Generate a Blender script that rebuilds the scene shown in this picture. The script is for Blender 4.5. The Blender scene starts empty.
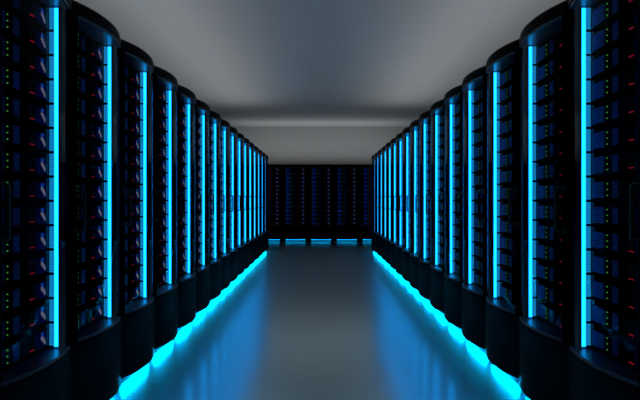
import bpy, math
from mathutils import Vector
C = bpy.context.scene.collection
PI = math.pi

# ------------------------------------------------------------------ dimensions (metres)
F_PX = 600.0            # focal length in pixels of a 640 wide frame
EYE = 1.156
W = 0.72                # pitch of the racks
HW = W / 2 - 0.004      # half width of one rack
SAG = 0.065             # bulge of the curved front
XJ = 1.215              # aisle half width at the joints
Y1 = 2.94               # joint between first and second rack
TOP = 2.15
WIN0, WIN1 = 0.455, 2.072
SRV_Y = 0.075           # plane of the server fronts behind the joint plane
PITCH = 0.1153
NU = 14
BACK_Y = 16.75
CEIL = 3.35
ROOM_X = 3.0
WALL_Y = 17.95

# ------------------------------------------------------------------ materials
def principled(name, col, rough=0.5, metal=0.0, ior=1.45, spec=0.5, emit=None, strength=0.0):
    m = bpy.data.materials.new(name); m.use_nodes = True
    b = m.node_tree.nodes['Principled BSDF']
    b.inputs['Base Color'].default_value = (*col, 1)
    b.inputs['Roughness'].default_value = rough
    b.inputs['Metallic'].default_value = metal
    b.inputs['IOR'].default_value = ior
    b.inputs['Specular IOR Level'].default_value = spec
    if emit:
        b.inputs['Emission Color'].default_value = (*emit, 1)
        b.inputs['Emission Strength'].default_value = strength
    return m

def noise_rough(m, scale, lo, hi, stretch=(1, 1, 1), bump=0.0):
    nt = m.node_tree; b = nt.nodes['Principled BSDF']
    tc = nt.nodes.new('ShaderNodeTexCoord'); mp = nt.nodes.new('ShaderNodeMapping')
    mp.inputs['Scale'].default_value = stretch
    n = nt.nodes.new('ShaderNodeTexNoise'); n.inputs['Scale'].default_value = scale
    r = nt.nodes.new('ShaderNodeMapRange')
    r.inputs['To Min'].default_value = lo; r.inputs['To Max'].default_value = hi
    nt.links.new(tc.outputs['Object'], mp.inputs['Vector'])
    nt.links.new(mp.outputs['Vector'], n.inputs['Vector'])
    nt.links.new(n.outputs['Fac'], r.inputs['Value'])
    nt.links.new(r.outputs['Result'], b.inputs['Roughness'])
    if bump:
        bp = nt.nodes.new('ShaderNodeBump'); bp.inputs['Strength'].default_value = bump
        bp.inputs['Distance'].default_value = 0.002
        nt.links.new(n.outputs['Fac'], bp.inputs['Height'])
        nt.links.new(bp.outputs['Normal'], b.inputs['Normal'])
    return m

def emission(name, col, s):
    m = bpy.data.materials.new(name); m.use_nodes = True
    nt = m.node_tree; nt.nodes.clear()
    e = nt.nodes.new('ShaderNodeEmission'); o = nt.nodes.new('ShaderNodeOutputMaterial')
    e.inputs['Color'].default_value = (*col, 1); e.inputs['Strength'].default_value = s
    nt.links.new(e.outputs[0], o.inputs[0])
    return m

def pane(name, tint, rough=0.045, ior=1.12):
    m = bpy.data.materials.new(name); m.use_nodes = True
    nt = m.node_tree; nt.nodes.clear()
    o = nt.nodes.new('ShaderNodeOutputMaterial'); mx = nt.nodes.new('ShaderNodeMixShader')
    t = nt.nodes.new('ShaderNodeBsdfTransparent'); g = nt.nodes.new('ShaderNodeBsdfGlossy')
    f = nt.nodes.new('ShaderNodeFresnel'); f.inputs['IOR'].default_value = ior
    t.inputs['Color'].default_value = (*tint, 1)
    g.inputs['Color'].default_value = (0.55, 0.80, 1, 1); g.inputs['Roughness'].default_value = rough
    nt.links.new(f.outputs[0], mx.inputs[0]); nt.links.new(t.outputs[0], mx.inputs[1])
    nt.links.new(g.outputs[0], mx.inputs[2]); nt.links.new(mx.outputs[0], o.inputs[0])
    return m

BLUE = (0.006, 0.355, 0.97)
M_SHELL = noise_rough(principled('black_powder_coat', (0.0012, 0.0016, 0.003), 0.4, spec=.02), 60, 0.32, 0.45)
M_PANEL = noise_rough(principled('black_brushed_panel', (0.0008, 0.0012, 0.003), 0.4, spec=.015), 9, 0.32, 0.5, (1, 1, 9))
M_CAP = principled('black_satin_cap', (0.001, 0.0014, 0.003), 0.4, spec=.02)
M_FRAME = principled('black_door_frame', (0.001, 0.0014, 0.003), 0.5, spec=.0)
M_SILL = principled('black_gloss_reveal', (0.012, 0.025, 0.06), 0.28, spec=.3)
M_HANDLE = principled('dark_green_handle', (0.003, 0.03, 0.022), 0.35, spec=.3)
M_GLASS = pane('smoked_door_glass', (0.86, 0.93, 0.97))
M_LED = emission('blue_led_strip', BLUE, 3.1)
M_DIFF = emission('dim_blue_diffuser', (0.006, 0.20, 0.48), 1.15)
M_UNDER = emission('blue_under_light', (0.0, 0.46, 0.95), 50.0)
M_UNDER_DIM = emission('dim_blue_under_light', (0.0, 0.40, 0.85), 3.2)
M_RAIL = principled('pale_blue_rail', (0.08, 0.24, 0.26), 0.28, .85)
M_SRV = principled('black_server_case', (0.002, 0.0025, 0.005), 0.45, spec=.0)
M_VENT = principled('blue_grey_vent', (0.014, 0.07, 0.36), 0.45, spec=.05)
M_VENT2 = principled('dark_blue_vent', (0.003, 0.014, 0.11), 0.45, spec=.0)
M_PORT = principled('teal_port_block', (0.003, 0.025, 0.035), 0.45, spec=.0)
M_GREEN = emission('green_status_light', (0.10, 0.55, 0.10), 0.30)
M_RED = emission('red_status_light', (0.9, 0.03, 0.06), 0.14)
M_TICK = emission('white_port_light', (0.50, 0.47, 0.70), 0.26)
M_BLOB = emission('deep_blue_status_light', (0.01, 0.10, 0.7), 0.3)
M_RUBBER = principled('black_rubber', (0.004, 0.004, 0.004), 0.7)

# ------------------------------------------------------------------ mesh helpers
class MB:
    def __init__(s): s.v = []; s.f = []; s.m = []; s.mats = []
    def mi(s, mat):
        if mat not in s.mats: s.mats.append(mat)
        return s.mats.index(mat)
    def add(s, vs, fs, mat):
        k = len(s.v); i = s.mi(mat); s.v += [tuple(v) for v in vs]
        s.f += [tuple(k + a for a in f) for f in fs]; s.m += [i] * len(fs)
    def box(s, x0, x1, y0, y1, z0, z1, mat):
        s.add([(x0,y0,z0),(x1,y0,z0),(x1,y1,z0),(x0,y1,z0),(x0,y0,z1),(x1,y0,z1),(x1,y1,z1),(x0,y1,z1)],
              [(0,3,2,1),(4,5,6,7),(0,1,5,4),(1,2,6,5),(2,3,7,6),(3,0,4,7)], mat)
    def prism_x(s, prof, x0, x1, mat):          # prof in (y,z)
        n = len(prof)
        s.add([(x0,y,z) for y,z in prof]+[(x1,y,z) for y,z in prof],
              [tuple(range(n))[::-1], tuple(range(n,2*n))]+[(i,(i+1)%n,n+(i+1)%n,n+i) for i in range(n)], mat)
    def prism_z(s, prof, z0, z1, mat):          # prof in (x,y)
        n = len(prof)
        s.add([(x,y,z0) for x,y in prof]+[(x,y,z1) for x,y in prof],
              [tuple(range(n))[::-1], tuple(range(n,2*n))]+[(i,(i+1)%n,n+(i+1)%n,n+i) for i in range(n)], mat)
    def sweep(s, x0, x1, prof, mat, n=20):      # prof entries ('f'|'a', y, z): along the curved front or absolute
        k = len(prof); vs = []
        for i in range(n+1):
            x = x0+(x1-x0)*i/n
            for mo, y, z in prof: vs.append((x, (arc(x) if mo == 'f' else 0)+y, z))
        fs = [(i*k+j, i*k+(j+1)%k, (i+1)*k+(j+1)%k, (i+1)*k+j) for i in range(n) for j in range(k)]
        fs += [tuple(range(k))[::-1], tuple(n*k+j for j in range(k))]
        s.add(vs, fs, mat)
    def tube(s, pts, r, mat, n=10):
        pts = [Vector(p) for p in pts]; vs = []; fs = []
        for i, p in enumerate(pts):
            d = (pts[min(i+1,len(pts)-1)]-pts[max(i-1,0)]).normalized()
            a = d.cross(Vector((1,0,0)));  a = a if a.length > .1 else d.cross(Vector((0,1,0)))
            a.normalize(); b = d.cross(a)
            for j in range(n): vs.append(p+r*(math.cos(2*PI*j/n)*a+math.sin(2*PI*j/n)*b))
        for i in range(len(pts)-1):
            for j in range(n): fs.append((i*n+j, i*n+(j+1)%n, (i+1)*n+(j+1)%n, (i+1)*n+j))
        fs += [tuple(range(n))[::-1], tuple((len(pts)-1)*n+j for j in range(n))]
        s.add(vs, fs, mat)
    def build(s, name, parent=None, smooth=False):
        me = bpy.data.meshes.new(name); me.from_pydata(s.v, [], s.f)
        for m in s.mats: me.materials.append(m)
        me.polygons.foreach_set('material_index', s.m)
        me.update()
        import bmesh
        bm = bmesh.new(); bm.from_mesh(me); bmesh.ops.recalc_face_normals(bm, faces=bm.faces); bm.to_mesh(me); bm.free()
        if smooth:
            me.polygons.foreach_set('use_smooth', [True]*len(me.polygons))
            me.set_sharp_from_angle(angle=math.radians(35))
        o = bpy.data.objects.new(name, me); C.objects.link(o); o.parent = parent
        return o

def arc(x):
    t = x/(W/2); return -SAG*(1-t*t)

def dup(o, parent=None):
    c = o.copy(); C.objects.link(c); c.parent = parent
    for ch in list(o.children): dup(ch, c)
    return c

# ------------------------------------------------------------------ a server (front face at y=0, origin at its base)
def server_shapes(split, parent):
    h = 0.086
    b = MB()
    b.box(-.25, .25, 0, .60, 0, h, M_SRV)
    b.box(-.25, .25, -.004, 0, 0, .006, M_SRV); b.box(-.25, .25, -.004, 0, h-.006, h, M_SRV)
    for x0, x1, vm in ((-.246, -.135, M_VENT), (-.062, -.012, M_VENT)):
        for i in range(9):
            z = .010+i*.0083
            b.box(x0, x1, -.004, .0, z, z+.0045, vm)
    b.box(.135, .150, -.004, 0, .01, h-.01, M_VENT2)
    b.box(.160, .232, -.003, 0, .004, h-.004, M_VENT2)
    LL = []
    for i in range(3):
        z = .020+i*.026
        L = MB() if split else b
        LL.append(L)
        L.prism_z([(-.110+.0034*math.cos(a), -.003+.0034*math.sin(a)) for a in [q*PI/4 for q in range(8)]], z-.0028, z+.0028, M_GREEN)
    P = MB() if split else b
    P.box(.075, .125, -.006, .0, .030, h-.012, M_PORT)
    for i in range(4): P.box(.080+i*.012, .087+i*.012, -.0075, -.006, .040, h-.024, M_SRV)
    P.box(.085, .118, -.0075, -.0, .015, .0195, M_RED)
    T = MB() if split else b
    T.box(.188, .206, -.0065, 0, h-.026, h-.010, M_BLOB)
    def stroke(x0, z0, x1, z1, w):
        T.add([(x0, -.006, z0), (x0+w, -.006, z0), (x1+w, -.006, z1), (x1, -.006, z1),
               (x0, 0, z0), (x0+w, 0, z0), (x1+w, 0, z1), (x1, 0, z1)],
              [(0,1,2,3),(7,6,5,4),(0,4,5,1),(1,5,6,2),(2,6,7,3),(3,7,4,0)], M_TICK)
    for i in range(4):                                       # slanted port lights in a falling row
        x = .186+i*.0115; z = .044-i*.009
        stroke(x, z, x+.004, z+.020, .0035)
        if i < 3: stroke(x+.003, z+.016, x+.004, z+.020, .0085)
    o = b.build('server', parent)
    if split:
        for L in LL: L.build('status_light', o)
        P.build('network_port', o); T.build('port_lights', o)
    return o

# ------------------------------------------------------------------ a rack; side=+1: light strip on its right, -1: on its left
def make_rack(side, split):
    root = bpy.data.objects.new('server_rack', None); C.objects.link(root); root.empty_display_size = .2
    # case: side walls, back, deck, housings beside the servers
    b = MB()
    for s in (-1, 1):
        xa, xb = sorted((s*(HW-.018), s*HW))
        b.box(xa, xb, .024, 1.0, .055, TOP-.085, M_SHELL)
        xa, xb = sorted((s*.275, s*(HW-.018)))
        b.box(xa, xb, .010, SRV_Y+.02, WIN0, WIN1, M_SHELL)
        xa, xb = sorted((s*.264, s*.276))
        b.box(xa, xb, .010, .025, WIN0, WIN1, M_SHELL)
        xa, xb = sorted((s*.27, s*(HW-.018)))
        b.box(xa, xb, SRV_Y+.02, .12, WIN0, WIN1, M_SHELL)
    b.box(-HW+.018, HW-.018, .98, 1.0, .055, TOP-.085, M_SHELL)
    b.box(-HW+.018, HW-.018, .08, .98, .055, .075, M_SHELL)
    b.build('case', root)
    # curved cap with rounded edge
    c = MB()
    c.sweep(-HW, HW, [('a', 1.0, TOP-.075), ('f', .004, TOP-.075), ('f', 0, TOP-.070), ('f', 0, TOP-.030), ('f', .005, TOP-.014), ('f', .016, TOP-.004), ('f', .034, TOP), ('a', 1.0, TOP)], M_CAP)
    c.sweep(-HW+.02, HW-.02, [('a', SRV_Y, TOP-.0752), ('f', .024, TOP-.0752), ('f', .024, TOP-.0765), ('a', SRV_Y, TOP-.0765)], M_SILL)
    c.build('top_cap', root, True)
    # lower curved panel with a sill
    p = MB()
    p.sweep(-HW, HW, [('a', .078, .055), ('f', .010, .055), ('f', 0, .062), ('f', 0, WIN0-.022), ('f', .004, WIN0-.010), ('f', .014, WIN0-.005), ('a', .078, WIN0-.005)], M_PANEL)
    p.sweep(-HW+.02, HW-.02, [('a', SRV_Y, WIN0-.0048), ('f', .024, WIN0-.0048), ('f', .024, WIN0-.0035), ('a', SRV_Y, WIN0-.0035)], M_SILL)
    p.build('lower_panel', root, True)
    # door frame
    d = MB(); t = .022; sw = .036; sl = .096      # the stile over the light strip is wider
    gx0, gx1 = sorted((-side*(HW-sw), side*(HW-sl)))
    for s in (-1, 1):
        xa, xb = sorted((s*(HW-(sl if s == side else sw)), s*HW))
        d.sweep(xa, xb, [('f', t, WIN0-.0045), ('f', .003, WIN0-.0045), ('f', 0, WIN0), ('f', 0, WIN1-.002), ('f', .003, WIN1+.0025), ('f', t, WIN1+.0025)], M_FRAME, 6)
    d.sweep(gx0, gx1, [('f', t, WIN1-.014), ('f', .003, WIN1-.014), ('f', 0, WIN1-.010), ('f', 0, WIN1-.002), ('f', .003, WIN1+.0025), ('f', t, WIN1+.0025)], M_SILL)
    d.sweep(gx0, gx1, [('f', t, WIN0-.0045), ('f', .003, WIN0-.0045), ('f', 0, WIN0), ('f', 0, WIN0+.008), ('f', .003, WIN0+.011), ('f', t, WIN0+.011)], M_SILL)
    do = d.build('door', root, True)
    g = MB(); n = 24; x0, x1 = gx0, gx1
    vs = []; fs = []
    for i in range(n+1):
        x = x0+(x1-x0)*i/n; vs += [(x, arc(x)+.008, WIN0+.011), (x, arc(x)+.008, WIN1-.014)]
    fs = [(2*i, 2*i+2, 2*i+3, 2*i+1) for i in range(n)]
    g.add(vs, fs, M_GLASS); g.build('door_glass', do, True)
    # D shaped pull handle on the side away from the light strip
    h = MB(); hx = -side*(HW-.018); y0 = arc(hx); z0, z1 = 1.005, 1.215
    pts = [(hx, y0+.004, z0), (hx, y0-.030, z0)]
    pts += [(hx, y0-.030-.014*math.sin(a), z0+.014*(1-math.cos(a))) for a in (PI/6, PI/3, PI/2)]
    pts += [(hx, y0-.030-.014*math.cos(a), z1-.014*(1-math.sin(a))) for a in (0, PI/6, PI/3)]
    pts += [(hx, y0-.030, z1), (hx, y0+.004, z1)]
    h.tube(pts, .0075, M_HANDLE)
    for z in (z0, z1): h.tube([(hx, y0-.006, z), (hx, y0+.001, z)], .014, M_HANDLE, 12)
    h.build('door_handle', do, True)
    # vertical light strip facing across the door opening
    l = MB()
    xa, xb = sorted((side*.268, side*.275))
    l.box(xa, xb, .027, .047, WIN0+.004, WIN1-.004, M_LED)
    l.build('light_strip', root)
    l = MB(); xa, xb = sorted((side*.2655, side*.275))       # dimmer ribbed diffuser behind the strip, broken at each shelf
    l.box(*sorted((side*.2665, side*.275)), .048, .0690, WIN0+.004, WIN1-.004, M_SRV)
    for i in range(NU):
        z = WIN0+.012+i*PITCH
        for q in range(11): l.box(xa, xb, .048, .0690, z+q*.0094, z+q*.0094+.0076, M_DIFF)
    l.build('light_diffuser', root)
    for s in (-1, 1):
        r = MB()
        xa, xb = sorted((s*.252, s*.2745))
        r.box(xa, xb, .080, .094, WIN0+.002, WIN1-.002, M_SRV)
        for i in range(NU):
            z = WIN0+.016+i*PITCH
            for q in range(10):
                r.box(xa, xb, .076, .080, z+q*.0098, z+q*.0098+.0080, M_RAIL)
        r.build('mounting_rail', root)
    # plinth feet and light under the case
    for s in (-1, 1):
        f = MB(); xa, xb = sorted((s*.283, s*HW))
        f.prism_z([(xa, .030), (xb, .030) , (xb, .96), (xa, .96)], .004, .0545, M_SHELL)
        f.prism_z([(xa+.006, .04), (xb-.006, .04), (xb-.006, .95), (xa+.006, .95)], 0, .004, M_RUBBER)
        f.build('foot', root)
    u = MB()
    u.prism_x([(.012, .0545), (.036, .038), (.042, .042), (.042, .0545)], -.28, .28, M_SHELL)
    u.add([(-.275, .0110, .0540), (.275, .0110, .0540), (.275, .0340, .0380), (-.275, .0340, .0380),
           (-.275, .0140, .0540), (.275, .0140, .0540), (.275, .0360, .0395), (-.275, .0360, .0395)],
          [(0,1,2,3),(7,6,5,4),(0,4,5,1),(1,5,6,2),(2,6,7,3),(3,7,4,0)], M_UNDER)
    u.build('under_light', root)
    s0 = server_shapes(split, root)
    s0.location = (0, SRV_Y, WIN0+.010)
    for i in range(1, NU):
        s1 = dup(s0, root); s1.location = (0, SRV_Y, WIN0+.010+i*PITCH)
    return root

ORD = ['nearest', 'second', 'third', 'fourth', 'fifth', 'sixth', 'seventh', 'eighth', 'ninth', 'tenth',
       'eleventh', 'twelfth', 'thirteenth', 'fourteenth', 'fifteenth', 'last']
def tag(o, label, cat, group):
    o['label'] = label; o['category'] = cat; o['group'] = group

def row(side, protos, name, edge):
    x = -XJ if side > 0 else XJ
    for k in range(16):
        kind = 0 if k < 6 else 1
        if protos[kind] is None:
            protos[kind] = make_rack(side, kind == 0); o = protos[kind]
        else: o = dup(protos[kind])
        o.location = (x, Y1-W/2+k*W, 0); o.rotation_euler = (0, 0, PI/2 if side > 0 else -PI/2)
        if k == 0: lb = f'largest black server rack on the {name}, cut off by the {edge} edge of the photo'
        elif k == 15: lb = f'farthest black server rack at the end of the {name} row, nearest the back racks'
        else: lb = f'black server rack with curved glass door, {ORD[k]} from the camera in the {name} row'
        tag(o, lb, 'server rack', f'server racks in the {name} row')
pl = [None, None]; pr = [None, None]
row(1, pl, 'left', 'left'); row(-1, pr, 'right', 'right')
bx = [-1.406, -.686, .034, .754, 1.474]
bl = ['dim server rack facing the camera at the back, partly hidden by the left row end',
      'dim server rack in the back row, left of the one in the middle',
      'dim server rack at the middle of the back row, straight ahead down the aisle',
      'dim server rack in the back row, right of the one in the middle',
      'dim server rack facing the camera at the back, mostly hidden by the right row end']
dim_under = None
for x, lb in zip(bx, bl):
    o = dup(pr[1]); o.location = (x, BACK_Y, 0); o.rotation_euler = (0, 0, 0)
    for ch in o.children:                       # the lamps under the back racks are much weaker
        if ch.name.startswith('under_light'):
            ch.data = dim_under or ch.data.copy(); dim_under = ch.data
            for i, m in enumerate(ch.data.materials):
                if m == M_UNDER: ch.data.materials[i] = M_UNDER_DIM
    tag(o, lb, 'server rack', 'server racks across the back of the aisle')

# ------------------------------------------------------------------ room
M_FLOOR = noise_rough(principled('polished_dark_floor', (0.66, 0.92, 1.0), 0.25, 0.98), 3, 0.175, 0.195)
nt = M_FLOOR.node_tree; pb = nt.nodes['Principled BSDF']; fo = nt.nodes['Material Output']
hz = nt.nodes.new('ShaderNodeBsdfGlossy'); hz.inputs['Color'].default_value = (0.66, 0.90, 0.96, 1)
hz.inputs['Roughness'].default_value = 0.38                          # hazy second layer of the floor polish
fm = nt.nodes.new('ShaderNodeMixShader'); fm.inputs[0].default_value = 0.3
nt.links.new(pb.outputs[0], fm.inputs[1]); nt.links.new(hz.outputs[0], fm.inputs[2]); nt.links.new(fm.outputs[0], fo.inputs[0])
M_CEIL = noise_rough(principled('grey_painted_ceiling', (0.55, 0.54, 0.53), 0.8), 20, 0.75, 0.85)
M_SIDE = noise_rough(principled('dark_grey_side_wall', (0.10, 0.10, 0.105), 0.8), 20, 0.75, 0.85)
M_WALL = noise_rough(principled('grey_painted_wall', (0.50, 0.49, 0.48), 0.8), 20, 0.75, 0.85)
def struct(name, b, mat):
    m = MB(); m.box(*b, mat); o = m.build(name); o['kind'] = 'structure'; return o
Y0 = -3.0
struct('floor', (-ROOM_X-.1, ROOM_X+.1, Y0-.1, WALL_Y+.1, -.1, 0), M_FLOOR)
struct('ceiling', (-ROOM_X-.1, ROOM_X+.1, Y0-.1, WALL_Y+.1, CEIL, CEIL+.1), M_CEIL)
struct('wall_left', (-ROOM_X-.1, -ROOM_X, Y0, WALL_Y, 0, CEIL), M_SIDE)
struct('wall_right', (ROOM_X, ROOM_X+.1, Y0, WALL_Y, 0, CEIL), M_SIDE)
struct('wall_back', (-ROOM_X-.1, ROOM_X+.1, WALL_Y, WALL_Y+.1, 0, CEIL), M_WALL)
struct('wall_front', (-ROOM_X-.1, ROOM_X+.1, Y0-.1, Y0, 0, CEIL), M_WALL)

# ------------------------------------------------------------------ light: uplights above the racks
def uplight(name, loc, sx, sy, power, col=(.90, .955, 1), rot=(PI, 0, 0)):
    l = bpy.data.lights.new(name, 'AREA'); l.shape = 'RECTANGLE'; l.size = sx; l.size_y = sy
    l.energy = power; l.color = col
    o = bpy.data.objects.new(name, l); C.objects.link(o); o.location = loc; o.rotation_euler = rot
    return o
for s in (-1, 1):
    uplight('row_uplight', (s*1.85, 6.9, TOP+.06), .5, 13.6, 36)
uplight('back_uplight', (0, BACK_Y+.45, TOP+.06), 5.0, .3, 14)

w = bpy.data.worlds.new('world'); bpy.context.scene.world = w; w.use_nodes = True
w.node_tree.nodes['Background'].inputs[0].default_value = (0.01, 0.012, 0.015, 1)
w.node_tree.nodes['Background'].inputs[1].default_value = 1.0

# ------------------------------------------------------------------ camera
cam = bpy.data.cameras.new('camera'); co = bpy.data.objects.new('camera', cam); C.objects.link(co)
cam.sensor_width = 36; cam.lens = F_PX/640*36
co.location = (0, 0, EYE); co.rotation_euler = (PI/2, 0, 0)
bpy.context.scene.camera = co
vs = bpy.context.scene.view_settings
bpy.context.scene.display_settings.display_device = 'sRGB'
vs.view_transform = 'Standard'; vs.look = 'None'; vs.exposure = 0; vs.gamma = 1; vs.use_curve_mapping = False
